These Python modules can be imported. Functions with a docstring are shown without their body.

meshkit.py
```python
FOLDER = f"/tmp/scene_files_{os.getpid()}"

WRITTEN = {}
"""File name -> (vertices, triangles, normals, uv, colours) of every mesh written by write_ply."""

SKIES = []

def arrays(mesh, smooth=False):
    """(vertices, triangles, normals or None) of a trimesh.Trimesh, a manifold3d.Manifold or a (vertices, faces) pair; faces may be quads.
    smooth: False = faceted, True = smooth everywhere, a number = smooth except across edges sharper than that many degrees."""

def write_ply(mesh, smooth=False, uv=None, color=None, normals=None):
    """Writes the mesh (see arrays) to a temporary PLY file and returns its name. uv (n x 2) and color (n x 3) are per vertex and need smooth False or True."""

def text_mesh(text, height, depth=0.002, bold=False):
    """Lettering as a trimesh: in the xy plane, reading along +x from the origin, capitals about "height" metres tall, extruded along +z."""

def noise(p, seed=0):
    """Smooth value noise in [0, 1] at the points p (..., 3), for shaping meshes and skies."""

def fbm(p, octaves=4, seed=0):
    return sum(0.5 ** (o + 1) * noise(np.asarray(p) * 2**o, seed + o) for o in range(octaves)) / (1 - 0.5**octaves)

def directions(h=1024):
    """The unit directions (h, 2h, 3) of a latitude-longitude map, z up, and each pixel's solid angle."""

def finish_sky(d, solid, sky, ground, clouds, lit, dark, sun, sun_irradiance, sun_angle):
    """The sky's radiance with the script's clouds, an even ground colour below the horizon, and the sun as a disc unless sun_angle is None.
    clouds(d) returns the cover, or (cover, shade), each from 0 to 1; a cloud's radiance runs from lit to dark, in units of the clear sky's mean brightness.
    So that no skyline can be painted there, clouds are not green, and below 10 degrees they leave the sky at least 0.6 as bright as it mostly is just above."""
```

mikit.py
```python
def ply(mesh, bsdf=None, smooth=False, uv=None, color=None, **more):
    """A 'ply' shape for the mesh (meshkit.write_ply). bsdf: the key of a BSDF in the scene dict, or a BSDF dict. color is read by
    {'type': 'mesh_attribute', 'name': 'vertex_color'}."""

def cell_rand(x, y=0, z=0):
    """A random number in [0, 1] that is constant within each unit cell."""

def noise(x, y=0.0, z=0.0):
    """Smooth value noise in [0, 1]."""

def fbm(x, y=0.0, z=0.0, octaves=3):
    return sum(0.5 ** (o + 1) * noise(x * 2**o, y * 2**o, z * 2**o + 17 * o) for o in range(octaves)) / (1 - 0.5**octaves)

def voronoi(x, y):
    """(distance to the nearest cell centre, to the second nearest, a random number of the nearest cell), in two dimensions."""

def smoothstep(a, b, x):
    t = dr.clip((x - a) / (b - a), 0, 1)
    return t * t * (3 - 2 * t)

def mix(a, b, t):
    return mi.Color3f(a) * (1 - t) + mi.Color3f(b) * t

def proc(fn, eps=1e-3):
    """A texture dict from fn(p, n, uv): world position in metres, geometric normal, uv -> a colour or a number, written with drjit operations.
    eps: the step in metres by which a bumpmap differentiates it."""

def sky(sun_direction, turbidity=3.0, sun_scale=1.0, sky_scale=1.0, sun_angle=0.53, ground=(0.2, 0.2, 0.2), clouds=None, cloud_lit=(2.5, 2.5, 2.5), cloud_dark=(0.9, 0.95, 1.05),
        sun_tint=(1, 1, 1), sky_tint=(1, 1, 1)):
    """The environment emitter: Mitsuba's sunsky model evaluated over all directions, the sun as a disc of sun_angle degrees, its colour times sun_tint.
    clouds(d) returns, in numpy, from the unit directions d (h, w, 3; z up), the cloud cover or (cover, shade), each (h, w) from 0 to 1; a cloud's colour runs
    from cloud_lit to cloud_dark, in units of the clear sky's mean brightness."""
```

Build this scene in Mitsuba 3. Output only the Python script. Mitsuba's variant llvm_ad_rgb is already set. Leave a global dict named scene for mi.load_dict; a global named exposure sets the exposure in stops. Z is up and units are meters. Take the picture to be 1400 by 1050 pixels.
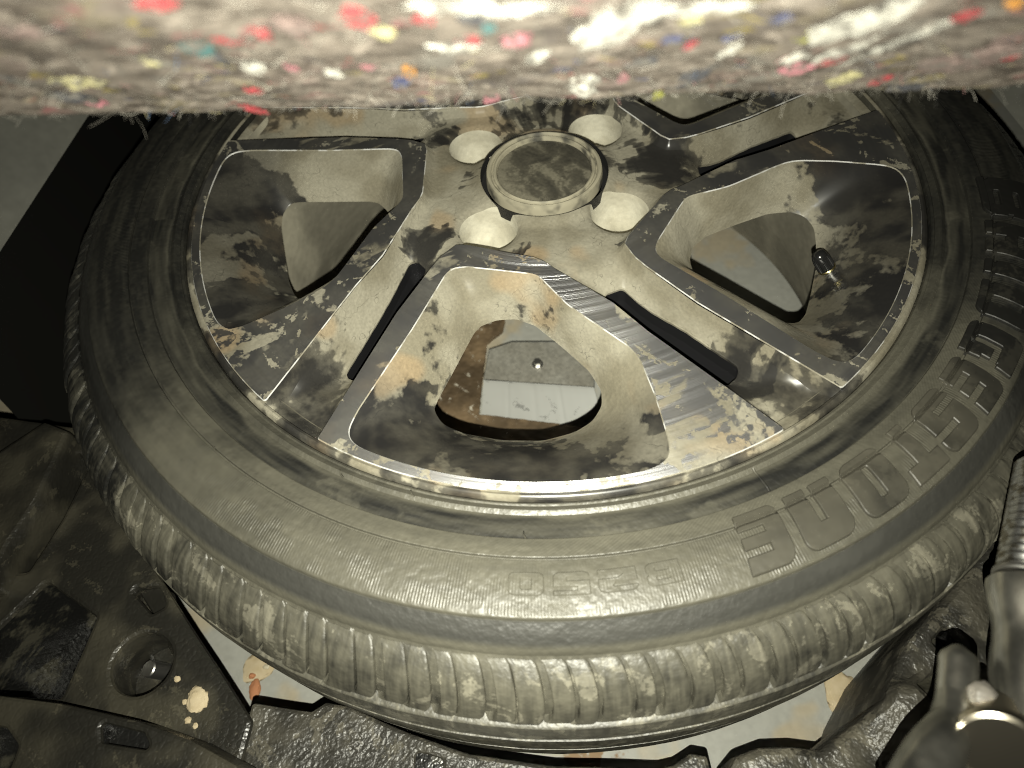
import math, random
import numpy as np, trimesh, mitsuba as mi, drjit as dr
import mikit, meshkit
from mikit import proc, noise, fbm, voronoi, cell_rand, smoothstep, mix, ply
from shapely import contains_xy
from shapely.geometry import Polygon, LineString, Point, box as sbox
from shapely.ops import unary_union
from scipy.spatial import Delaunay, cKDTree
T = mi.ScalarTransform4f
rng = np.random.default_rng(7); random.seed(7)
PI = math.pi
scene, labels = {'type': 'scene'}, {}

# ------------------------------------------------------------------ camera, lamp, exposure
CAM = np.array([-0.03513, -0.37284, 0.31245])
CR = np.array([0.99253, -0.09967, -0.07033]); CD = np.array([-0.12199, -0.81097, -0.57223]); CF = np.array([0, 0.57654, -0.81707])
scene['camera'] = {'type': 'thinlens', 'fov': 2 * math.degrees(math.atan(700 / 1052.0)), 'fov_axis': 'x', 'aperture_radius': 0.0017,
    'focus_distance': 0.41, 'near_clip': 0.01, 'far_clip': 20.0,
    'to_world': T().look_at(origin=CAM.tolist(), target=(CAM + CF).tolist(), up=(-CD).tolist())}
exposure = 0.0
# the light of the telephone that took the photograph: one small bright disc just below the lens
FLASH = CAM + CD * 0.019 - CF * 0.004
# (a lamp behind a small lens: bright in the middle of its beam, weaker towards the corners)
scene['phone_flash'] = {'type': 'spot', 'to_world': T().look_at(origin=FLASH.tolist(), target=(FLASH + CF).tolist(), up=(-CD).tolist()),
    'intensity': {'type': 'rgb', 'value': [1.88, 1.85, 1.57]}, 'cutoff_angle': 54.0, 'beam_width': 10.0}

# ------------------------------------------------------------------ helpers
def key_of(name, parent=None):
    base = (parent + '__' if parent else '') + name
    k, i = base, 0
    while k in scene or k in labels or any(q.startswith(k + '__') for q in ()):
        i += 1; k = f'{base}_{i:03d}'
    return k
def obj(name, mesh, bsdf, parent=None, smooth=30, label=None, cat=None, group=None, kind=None, **kw):
    k = key_of(name, parent)
    scene[k] = ply(mesh, bsdf, smooth, **kw)
    tag(k, label, cat, group, kind)
    return k
def tag(k, label=None, cat=None, group=None, kind=None):
    d = {a: b for a, b in (('label', label), ('category', cat), ('group', group), ('kind', kind)) if b}
    if d: labels[k] = d
def thing(name, label, cat, group=None):
    k = key_of(name); tag(k, label, cat, group); return k
def TM(v, f): return trimesh.Trimesh(np.asarray(v, float), np.asarray(f, int), process=False)
def cat(ms): return trimesh.util.concatenate([m for m in ms if m is not None and len(m.faces)])
def densify(pts, s, closed=True):
    pts = np.asarray(pts, float); out = []
    n = len(pts)
    for i in range(n if closed else n - 1):
        a, b = pts[i], pts[(i + 1) % n]; k = max(1, int(math.ceil(np.linalg.norm(b - a) / s)))
        out += [a + (b - a) * j / k for j in range(k)]
    if not closed: out.append(pts[-1])
    return np.array(out)
def ring_arr(r):
    p = np.array(r.coords)[:-1, :2]
    return p if r.is_ccw else p[::-1]
def mesh_region(poly, s, hole_s=None):
    """Delaunay triangles of a shapely region: 2-D points, faces (counter-clockwise)."""
    geoms = getattr(poly, 'geoms', [poly]); V, F, off = [], [], 0
    for g in geoms:
        if g.area < 1e-9: continue
        b = [densify(ring_arr(r), s) for r in [g.exterior, *g.interiors]]
        b = np.vstack(b); x0, y0, x1, y1 = g.bounds
        gx, gy = np.meshgrid(np.arange(x0, x1, s), np.arange(y0, y1, s * 0.87))
        gx = gx + (np.arange(gx.shape[0]) % 2)[:, None] * s / 2
        q = np.c_[gx.ravel(), gy.ravel()]; q = q[contains_xy(g, q[:, 0], q[:, 1])]
        if len(q): q = q[cKDTree(b).query(q)[0] > s * 0.55]
        p = np.vstack([b, q]) if len(q) else b
        p = p + rng.normal(0, 1e-9, p.shape)
        t = Delaunay(p).simplices; c = p[t].mean(1); t = t[contains_xy(g, c[:, 0], c[:, 1])]
        e1, e2 = p[t[:, 1]] - p[t[:, 0]], p[t[:, 2]] - p[t[:, 0]]; a = e1[:, 0] * e2[:, 1] - e1[:, 1] * e2[:, 0]
        t = t[np.abs(a) > 1e-12]; a = a[np.abs(a) > 1e-12]; t[a < 0] = t[a < 0][:, ::-1]
        V.append(p); F.append(t + off); off += len(p)
    return np.vstack(V), np.vstack(F)
def strips(rows, closed=True):
    """rows: list of (n,3) rings, joined by quads."""
    R = np.array(rows); m, n = R.shape[:2]; f = []
    i = np.arange(n if closed else n - 1); j = (i + 1) % n
    for k in range(m - 1):
        a, b, c, d = k * n + i, k * n + j, (k + 1) * n + j, (k + 1) * n + i
        f.append(np.c_[a, b, c]); f.append(np.c_[a, c, d])
    return TM(R.reshape(-1, 3), np.vstack(f))
def lathe(prof, n=360, a0=0, a1=2 * PI):
    prof = np.asarray(prof, float); full = abs(a1 - a0 - 2 * PI) < 1e-6
    a = np.linspace(a0, a1, n, endpoint=not full)
    rows = [np.c_[r * np.cos(a), r * np.sin(a), np.full(len(a), z)] for r, z in prof]
    return strips(rows, full)
def ring_normals(p):
    t = np.roll(p, -1, 0) - np.roll(p, 1, 0); t /= np.linalg.norm(t, axis=1, keepdims=True)
    return np.c_[-t[:, 1], t[:, 0]]          # to the left: inward for ccw rings
def smooth_poly(pts, r):
    p = Polygon(pts).buffer(0)
    return p.buffer(-r).buffer(2 * r).buffer(-r)
def tube(path, rad, n=10, cap=True):
    P = np.asarray(path, float); m = len(P); rad = np.broadcast_to(rad, m)
    t = np.gradient(P, axis=0); t /= np.linalg.norm(t, axis=1, keepdims=True)
    u = np.cross(t[0], [0.3, 0.5, 0.8]); u /= np.linalg.norm(u); rows = []
    a = np.arange(n) * 2 * PI / n
    for i in range(m):
        u = u - t[i] * (u @ t[i]); u /= np.linalg.norm(u); w = np.cross(t[i], u)
        rows.append(P[i] + rad[i] * (np.cos(a)[:, None] * u + np.sin(a)[:, None] * w))
    M = strips(rows)
    if cap:
        v = np.vstack([M.vertices, P[0], P[-1]]); k = len(M.vertices); i = np.arange(n); j = (i + 1) % n
        f = np.vstack([M.faces, np.c_[j, i, np.full(n, k)], np.c_[(m - 1) * n + i, (m - 1) * n + j, np.full(n, k + 1)]])
        M = TM(v, f)
    return M
def frame_from(z, up=(0, 0, 1)):
    z = np.asarray(z, float) / np.linalg.norm(z); x = np.cross(up, z)
    if np.linalg.norm(x) < 1e-6: x = np.array([1.0, 0, 0])
    x /= np.linalg.norm(x); return np.c_[x, np.cross(z, x), z]
def place(m, origin, axis):
    """a mesh modelled along +z, put at origin with +z along axis"""
    return TM(np.asarray(m.vertices) @ frame_from(axis).T + np.asarray(origin), m.faces)
def lump(r, seed, flat=0.5, sub=2, rough=0.35, freq=2.2):
    m = trimesh.creation.icosphere(subdivisions=sub); v = np.array(m.vertices)
    d = 1 + rough * (meshkit.fbm(v * freq + seed * 7.31, 3, seed) - 0.5) * 2
    v = v * d[:, None] * np.asarray(r); v[:, 2] *= flat
    return TM(v, m.faces)

# ------------------------------------------------------------------ materials
def rgb(*c): return {'type': 'rgb', 'value': list(c)}
def F3(p, k, o=0): return fbm(p.x * k + o, p.y * k - o, p.z * k + 2 * o, 3)
def PB(col, rough, metallic=0.0, spec=0.5, **k):
    return {'type': 'principled', 'base_color': col if isinstance(col, dict) else rgb(*col), 'roughness': rough, 'metallic': metallic, 'specular': spec, **k}
def two(b): return {'type': 'twosided', 'bsdf': b}
def bump(tex, scale, b): return {'type': 'bumpmap', 'tex': tex, 'scale': scale, 'bsdf': b}
def blend(w, a, b): return {'type': 'blendbsdf', 'weight': w, 'a': a, 'b': b}

# dried silt that covers the wheel: beige, cracked, with lighter and browner patches
def silt_col(p, n, uv):
    a = F3(p, 38, 3.0); b = F3(p, 30, 21.0)
    c = mix((0.150, 0.136, 0.099), (0.222, 0.207, 0.161), smoothstep(0.35, 0.65, a))
    c = mix(c, mi.Color3f(0.25, 0.175, 0.095), smoothstep(0.60, 0.74, b) * 0.5)
    g = fbm(p.x * 900, p.y * 900, p.z * 900, 3); crack = dr.abs(fbm(p.x * 95 + 4, p.y * 95, p.z * 95, 3) - 0.5)
    return c * (0.80 + 0.40 * g) * (1 - 0.45 * smoothstep(0.008, 0.0, crack) * smoothstep(0.5, 0.6, a))
SILT_COL = proc(silt_col)
def grain(p, n, uv): return fbm(p.x * 420, p.y * 420, p.z * 420, 3)
GRAIN = proc(grain, eps=4e-4)
scene['silt'] = bump(GRAIN, 0.0004, PB(SILT_COL, 0.75, spec=0.2))
SILT = {'type': 'ref', 'id': 'silt'}
scene['black_paint'] = PB((0.010, 0.010, 0.011), 0.30, spec=0.55)
PAINT = {'type': 'ref', 'id': 'black_paint'}
def ragged(p, k, o):
    """patchy cover, 0..1: broad wiped areas with a torn edge and fine grain"""
    w = (noise(p.x * 60 + o, p.y * 60, p.z * 60) - 0.5) * 0.03
    q = fbm((p.x + w) * k + o, (p.y - w) * k, p.z * k * 0.6, 3)
    return q * 0.74 + 0.26 * fbm(p.x * k * 8 + o, p.y * k * 8 + 3, p.z * k * 8, 4)
def brushed(p, o):
    """wiping strokes that run across the spokes"""
    a = dr.atan2(p.y, p.x); r = dr.sqrt(p.x * p.x + p.y * p.y)
    w = 2.0 * noise(p.x * 30 + o, p.y * 30, 5.0)
    return fbm(a * 16 + w, r * 55 + w + o, p.z * 60, 4)
# patches where the black paint carries less silt: (x, y, radius)
BARED = [(-0.0745, -0.0460, 0.017), (-0.0265, -0.0560, 0.011), (0.0480, -0.0620, 0.013), (-0.0590, 0.0490, 0.013), (0.0690, -0.0040, 0.022), (0.0200, 0.0640, 0.026), (-0.0150, 0.0560, 0.018), (-0.0480, 0.0030, 0.009), (0.0760, -0.1500, 0.018), (0.0850, 0.0350, 0.016)]
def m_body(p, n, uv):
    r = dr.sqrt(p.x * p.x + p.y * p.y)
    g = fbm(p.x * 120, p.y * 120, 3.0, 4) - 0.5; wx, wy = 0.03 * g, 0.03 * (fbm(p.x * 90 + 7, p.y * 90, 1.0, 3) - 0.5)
    bared = mi.Float(0.0)
    for x, y, w in BARED: bared = dr.maximum(bared, smoothstep(1.15, 0.75, dr.sqrt(dr.square(p.x + wx - x) + dr.square(p.y + wy - y)) / w))
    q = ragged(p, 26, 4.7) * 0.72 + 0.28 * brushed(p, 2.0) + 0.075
    q = q - 0.13 * smoothstep(0.168, 0.196, r) - 0.17 * bared * (0.6 + 0.8 * brushed(p, 4.0))
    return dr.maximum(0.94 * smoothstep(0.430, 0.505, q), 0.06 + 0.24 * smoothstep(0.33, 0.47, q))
def m_pocket(p, n, uv):
    r = dr.sqrt(p.x * p.x + p.y * p.y)
    q = ragged(p, 30, 13.1) * 0.8 + 0.2 * brushed(p, 9.0) + 0.105 - 0.19 * smoothstep(0.150, 0.190, r + 0.25 * (noise(p.x * 24 + 5, p.y * 24) - 0.5) * 0.15)
    fw = smoothstep(1.2, 0.8, dr.sqrt(dr.square((p.x - 0.186) / 0.030) + dr.square((p.y + 0.028) / 0.020)) + 0.7 * (F3(p, 70, 3.0) - 0.5))
    q = q - 0.25 * fw
    film = 0.03 + (1 - 0.8 * fw) * 0.15 * smoothstep(0.38, 0.62, 0.5 * F3(p, 75, 5.0) + 0.5 * brushed(p, 6.0))
    thin = 1 - 0.55 * smoothstep(0.155, 0.185, r)
    return dr.maximum(0.95 * smoothstep(0.430, 0.500, q) * thin, film)
def m_border(p, n, uv):
    q = ragged(p, 44, 31.4)
    a = smoothstep(0.615, 0.670, q); b = smoothstep(0.63, 0.66, ragged(p, 150, 2.2))
    smear = smoothstep(0.50, 0.60, fbm((p.x + p.y * 0.4) * 36 + 1.3, (p.y - p.x * 0.3) * 140, 2.0, 4)) * smoothstep(0.56, 0.64, ragged(p, 18, 40.3))
    film = 0.04 + 0.09 * smoothstep(0.35, 0.65, F3(p, 70, 2.0)) * (0.6 + 0.8 * fbm(p.x * 500, p.y * 500, 1.0, 2))  # thin silt veil, also standing in for the sheen of the metal
    return dr.minimum(dr.maximum(dr.maximum(dr.maximum(a, b) * 0.85, smear * 0.75), film), 0.95)
scene['slot_shade'] = two(PAINT)  # slot interiors all black without silt, standing in for the shade inside
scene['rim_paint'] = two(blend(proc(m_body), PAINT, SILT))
scene['pocket_paint'] = two(blend(proc(m_pocket), PAINT, SILT))
TURNED = PB((0.60, 0.60, 0.62), 0.40, metallic=1.0)
def grooves(p, n, uv):   # the fine turning marks of the lathe
    r = dr.sqrt(p.x * p.x + p.y * p.y)
    return 3.2e-5 * dr.sin(r * 15700 + 4 * noise(r * 2600)) * (0.35 + 0.9 * noise(r * 900))
scene['turned_metal'] = two(blend(proc(m_border), bump(proc(grooves, eps=1.5e-5), 1.0, TURNED), SILT))
scene['bright_edge'] = two(blend(proc(lambda p, n, uv: 0.10 + 0.85 * smoothstep(0.44, 0.58, F3(p, 120, 8.0))), PB((0.42, 0.42, 0.41), 0.5, spec=0.7), SILT))
scene['barrel_silt'] = two(PB(proc(lambda p, n, uv: mix((0.15, 0.14, 0.11), (0.29, 0.27, 0.21), smoothstep(0.38, 0.62, fbm(p.x * 24, p.y * 24, p.z * 9, 4))) * (0.8 + 0.4 * F3(p, 260, 2.0))), 0.7, spec=0.25))
scene['bowl_silt'] = two(PB(proc(lambda p, n, uv: mix((0.32, 0.30, 0.235), (0.41, 0.39, 0.315), smoothstep(0.35, 0.65, F3(p, 70, 4.0))) * (0.85 + 0.3 * F3(p, 500, 2.0))), 0.7, spec=0.25))
def cap_col(p, n, uv):
    r = dr.sqrt(p.x * p.x + p.y * p.y); a = dr.atan2(p.y, p.x)
    sw = ragged(p, 90, 3.0) * 0.75 + 0.25 * fbm(p.x * 160 + p.y * 90, p.y * 60, 1.0, 3)
    c = mix((0.034, 0.032, 0.026), (0.090, 0.083, 0.062), smoothstep(0.30, 0.70, sw) * 0.75)
    c = mix(c, mi.Color3f(0.17, 0.157, 0.118), smoothstep(0.54, 0.70, sw + 0.10 * smoothstep(0.022, 0.027, r)) * 0.6)
    return c * (0.75 + 0.5 * F3(p, 600, 1.0))
scene['cap_plastic'] = two(PB(proc(cap_col), 0.45, spec=0.4))
scene['ring_dusty'] = two(PB(proc(lambda p, n, uv: mix((0.05, 0.048, 0.04), (0.25, 0.23, 0.17), smoothstep(0.25, 0.6, F3(p, 120, 3.0)))), 0.5, spec=0.4))
scene['black_gap'] = two(PB((0.008, 0.008, 0.008), 0.6))
# rubber with pale road dust
def rub_col(p, n, uv):
    r = dr.sqrt(p.x * p.x + p.y * p.y)
    big = fbm(p.x * 4.5 + 59.43, p.y * 4.5 + 28.25, 0.0, 2); mid = F3(p, 60, 6.0); fine = F3(p, 420, 1.0); sm = ragged(p, 46, 8.8)
    a = dr.atan2(p.y, p.x); wipe = fbm(a * 9, r * 260, 2.0, 3)
    d = 0.08 + 0.60 * smoothstep(0.46, 0.70, big + 0.22 * (mid - 0.5) + 0.10 * (sm - 0.5)) + 0.20 * (fine - 0.5) + 0.34 * (wipe - 0.5)
    inner = smoothstep(0.2275, 0.2290, r + 0.002 * (mid - 0.5)) * (1 - smoothstep(0.2385, 0.2395, r))
    d = dr.lerp(d, 0.06 + 0.75 * (wipe - 0.36) + 0.30 * smoothstep(0.2305, 0.2280, r + 0.004 * (mid - 0.5)) + 0.2 * smoothstep(0.60, 0.70, sm), inner)
    slick = smoothstep(0.2738, 0.2746, r) * (1 - smoothstep(0.281, 0.2835, r))
    d = d * (1 - 0.45 * slick)
    t = smoothstep(0.284, 0.287, r)
    d = d + t * (-0.06 + 1.1 * (sm - 0.50) + 0.35 * (fbm(a * 60, p.z * 130, r * 60, 3) - 0.5) + 0.75 * (fbm(a * 190, r * 50, p.z * 60, 3) - 0.5))
    dust = mix((0.094, 0.089, 0.068), (0.074, 0.073, 0.065), slick)
    dust = mix(dust, mi.Color3f(0.20, 0.188, 0.145), t * smoothstep(0.56, 0.62, ragged(p, 110, 7.3)) * 0.8)
    return mix((0.0115, 0.0115, 0.0105), dust, dr.clip(d, 0, 1))
def rub_bump(p, n, uv):
    r = dr.sqrt(p.x * p.x + p.y * p.y); a = dr.atan2(p.y, p.x)
    zone = smoothstep(0.2494, 0.250, r) * (1 - smoothstep(0.2722, 0.273, r))
    diag = smoothstep(0.2400, 0.2405, r) * (1 - smoothstep(0.2480, 0.2485, r)) * smoothstep(0.05, 0.5, dr.cos(a + 1.05) - 0.6)
    rib = dr.sin(a * 1250) * zone * (0.15 + 1.1 * smoothstep(0.35, 0.7, noise(a * 30, r * 180))) + dr.sin(a * 700 + r * 4200) * diag
    return rib * 0.00006 + F3(p, 400, 2.0) * 0.0004 + F3(p, 70, 4.0) * 0.0005 * (1 - smoothstep(0.284, 0.287, r))
scene['rubber'] = two(bump(proc(rub_bump, eps=2e-4), 1.0, PB(proc(rub_col), 0.44, spec=0.45)))
def let_col(p, n, uv):
    big = fbm(p.x * 4.5 + 59.43, p.y * 4.5 + 28.25, 0.0, 2)
    d = smoothstep(0.62, 0.84, big + 0.3 * (F3(p, 60, 2.0) - 0.5)) * 0.50 + 0.03 + 0.14 * smoothstep(0.52, 0.62, ragged(p, 70, 1.0))
    return mix((0.009, 0.009, 0.0085), (0.092, 0.086, 0.066), dr.clip(d, 0, 1))
scene['letter_rubber'] = two(bump(proc(lambda p, n, uv: F3(p, 400, 2.0)), 0.0003, PB(proc(let_col), 0.45, spec=0.35)))
# black bead foam: gloss, fused bead cells, a little dust
def foam_bump(p, n, uv):
    f1, f2, c = voronoi(p.x * 260 + p.z * 90, p.y * 260 + p.z * 140)
    return 0.00015 * smoothstep(0.0, 0.4, f2 - f1) + 0.0003 * F3(p, 120, 1.0) + 0.0005 * F3(p, 620, 6.0)
def foam_col(p, n, uv):
    d = smoothstep(0.42, 0.72, F3(p, 48, 3.0)) * 0.5 + smoothstep(0.60, 0.66, ragged(p, 150, 5.0)) * 0.4 + 0.14
    return mix((0.008, 0.008, 0.0075), (0.058, 0.053, 0.038), d)
scene['bead_foam'] = two(bump(proc(foam_bump, eps=3e-4), 0.7, PB(proc(foam_col), 0.34, spec=0.5)))
def foam2_col(p, n, uv):
    d = smoothstep(0.45, 0.75, F3(p, 60, 3.0)) * 0.5 + smoothstep(0.57, 0.64, ragged(p, 130, 5.0)) * 0.5 + 0.18
    return mix((0.010, 0.010, 0.0095), (0.088, 0.081, 0.062), d)
scene['recess_foam'] = two(bump(proc(foam_bump, eps=3e-4), 1.0, PB(proc(lambda p, n, uv: mix((0.009, 0.009, 0.0085), (0.05, 0.047, 0.035), smoothstep(0.52, 0.70, ragged(p, 60, 3.0)))), 0.30, spec=0.5)))  # darker foam used inside most recesses
scene['crinkled_foam'] = two(bump(proc(lambda p, n, uv: 0.0005 * F3(p, 130, 1.0) + 0.0009 * dr.abs(F3(p, 230, 6.0) - 0.5) + 0.0008 * F3(p, 700, 2.0), eps=3e-4), 1.0, PB(proc(foam2_col), 0.42, spec=0.5)))
def floor_col(p, n, uv):
    c = mix((0.26, 0.26, 0.23), (0.31, 0.31, 0.285), F3(p, 14, 1.0))
    c = mix(c, mi.Color3f(0.34, 0.27, 0.16), smoothstep(0.52, 0.68, F3(p, 34, 8.0)) * 0.55)
    rust = smoothstep(0.50, 0.62, ragged(p, 60, 5.0)) * smoothstep(-0.06, -0.045, p.x) * (1 - smoothstep(0.004, 0.02, p.x)) * smoothstep(-0.262, -0.285, p.y)
    return mix(c, mi.Color3f(0.17, 0.10, 0.04), rust) * (0.85 + 0.3 * F3(p, 300, 2.0))
scene['floor_paint'] = two(PB(proc(floor_col), 0.45, spec=0.4))
scene['panel_paint'] = two(PB(proc(lambda p, n, uv: mix((0.13, 0.13, 0.115), (0.20, 0.198, 0.172), F3(p, 20, 1.0)) * (0.85 + 0.3 * F3(p, 160, 2.0))), 0.5, spec=0.35))
scene['dull_black'] = two(PB((0.008, 0.008, 0.007), 0.9, spec=0.1))
def pad_col(p, n, uv):
    c = mix((0.060, 0.042, 0.024), (0.15, 0.105, 0.060), smoothstep(0.3, 0.7, F3(p, 50, 2.0)))
    c = mix(c, mi.Color3f(0.42, 0.39, 0.32), smoothstep(0.66, 0.70, ragged(p, 260, 7.0)))
    return c * (0.7 + 0.6 * F3(p, 320, 1.0))
scene['bitumen'] = two(bump(proc(lambda p, n, uv: F3(p, 260, 2.0)), 0.0015, PB(proc(pad_col), 0.6, spec=0.3)))
scene['sheet_steel'] = two(PB(proc(lambda p, n, uv: mix((0.27, 0.27, 0.255), (0.33, 0.335, 0.32), F3(p, 30, 3.0)) * (1 - 0.45 * smoothstep(0.62, 0.70, ragged(p, 90, 4.0)))), 0.4, spec=0.5))
scene['top_steel'] = two(PB(proc(lambda p, n, uv: mix((0.13, 0.122, 0.10), (0.22, 0.215, 0.19), F3(p, 60, 3.0)) * (0.7 + 0.6 * fbm(p.x * 500, p.y * 500, 0.0, 3))), 0.5, spec=0.4))  # darker, browner steel used for the bracket top
scene['zinc'] = two(PB((0.50, 0.49, 0.46), 0.40, metallic=1.0))
scene['thread_steel'] = two(PB(proc(lambda p, n, uv: mix((0.55, 0.55, 0.53), (0.30, 0.28, 0.23), smoothstep(0.5, 0.65, F3(p, 300, 3.0)))), 0.30, metallic=1.0))
scene['brass_zinc'] = two(PB((0.66, 0.60, 0.48), 0.3, metallic=1.0))
scene['rivet_steel'] = two(PB((0.15, 0.138, 0.120), 0.45, spec=0.5))
def jack_col(p, n, uv):
    d = smoothstep(0.30, 0.70, F3(p, 70, 2.0)) * 0.8 + 0.2 * fbm(p.x * 500, p.y * 500, p.z * 500, 3)
    return mix((0.20, 0.198, 0.18), (0.46, 0.45, 0.40), d) * (0.8 + 0.4 * F3(p, 400, 2.0))
scene['jack_paint'] = two(PB(proc(jack_col), 0.30, metallic=0.95))
scene['valve_plastic'] = two(PB((0.010, 0.010, 0.010), 0.18, spec=0.6))
scene['brass'] = two(PB((0.70, 0.60, 0.28), 0.3, metallic=1.0))
scene['clay_pale'] = two(PB(proc(lambda p, n, uv: mix((0.40, 0.35, 0.24), (0.50, 0.46, 0.36), F3(p, 300, 2.0))), 0.8, spec=0.2))
scene['clay_tan'] = two(PB(proc(lambda p, n, uv: mix((0.34, 0.27, 0.16), (0.46, 0.39, 0.27), F3(p, 300, 2.0))), 0.8, spec=0.2))
scene['clay_red'] = two(PB((0.36, 0.16, 0.08), 0.8, spec=0.2))
# felt of torn textile: grey ground with flecks of every colour
FU = np.array([0.9958, -0.0747, -0.0527]); FS = np.array([-0.0225, -0.7162, 0.6976])
FU /= np.linalg.norm(FU); FS -= FU * (FS @ FU); FS /= np.linalg.norm(FS); FN = np.cross(FU, FS); FN = -FN if FN[2] > 0 else FN
def dotc(p, v): return p.x * float(v[0]) + p.y * float(v[1]) + p.z * float(v[2])
def felt_col(p, n, uv):
    a, s = dotc(p, FU), dotc(p, FS)
    wob = 0.014 * (fbm(a * 75, s * 95, 1.0, 4) - 0.5)
    f1, f2, c = voronoi((a + wob * 1.5) * 70 + 40, (s + wob * 3) * 75 + 20)
    g1, g2, e = voronoi((a + wob * 1.5) * 230 + 11, (s + wob * 2) * 260 + 5)
    st = fbm(a * 120 + 30 * wob, s * 260, 4.0, 4)
    base = mix((0.070, 0.064, 0.053), (0.175, 0.162, 0.135), smoothstep(0.3, 0.7, st))
    col = mi.Color3f(0.12, 0.108, 0.092)
    for lo, hi, k in ((0.0, 0.14, (0.22, 0.208, 0.175)), (0.14, 0.22, (0.24, 0.225, 0.14)), (0.22, 0.30, (0.19, 0.135, 0.12)), (0.30, 0.36, (0.06, 0.062, 0.07)), (0.36, 0.48, (0.14, 0.15, 0.135)), (0.48, 0.60, (0.175, 0.145, 0.13))):
        col = dr.select((c >= lo) & (c < hi), mi.Color3f(*k), col)
    out = mix(base, col, smoothstep(0.0, 0.5, f2 - f1) * smoothstep(0.62, 0.58, c) * 0.6 * smoothstep(0.25, 0.6, st))
    sp = mi.Color3f(0.34, 0.32, 0.27)
    for lo, hi, k in ((0.0, 0.012, (0.26, 0.05, 0.05)), (0.012, 0.02, (0.04, 0.06, 0.13)), (0.02, 0.04, (0.27, 0.12, 0.12)), (0.04, 0.05, (0.25, 0.22, 0.05)), (0.05, 0.07, (0.03, 0.03, 0.03))):
        sp = dr.select((e >= lo) & (e < hi), mi.Color3f(*k), sp)
    out = mix(out, sp, smoothstep(0.02, 0.3, g2 - g1) * smoothstep(0.2, 0.17, e) * 0.6)
    thread = smoothstep(0.04, 0.0, dr.abs(fbm(a * 260 + 60 * wob, s * 420, 7.0, 3) - 0.5))      # pale loose threads, drawn along the lines where a noise crosses its mean
    out = mix(out, mi.Color3f(0.26, 0.245, 0.21), thread * 0.45)
    return out * mi.Color3f(1.04, 0.96, 0.97) * (0.44 + 0.46 * F3(p, 800, 2.0))
scene['felt'] = two(bump(proc(lambda p, n, uv: F3(p, 700, 2.0), eps=3e-4), 0.0016, PB(proc(felt_col), 0.9, spec=0.1)))

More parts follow.
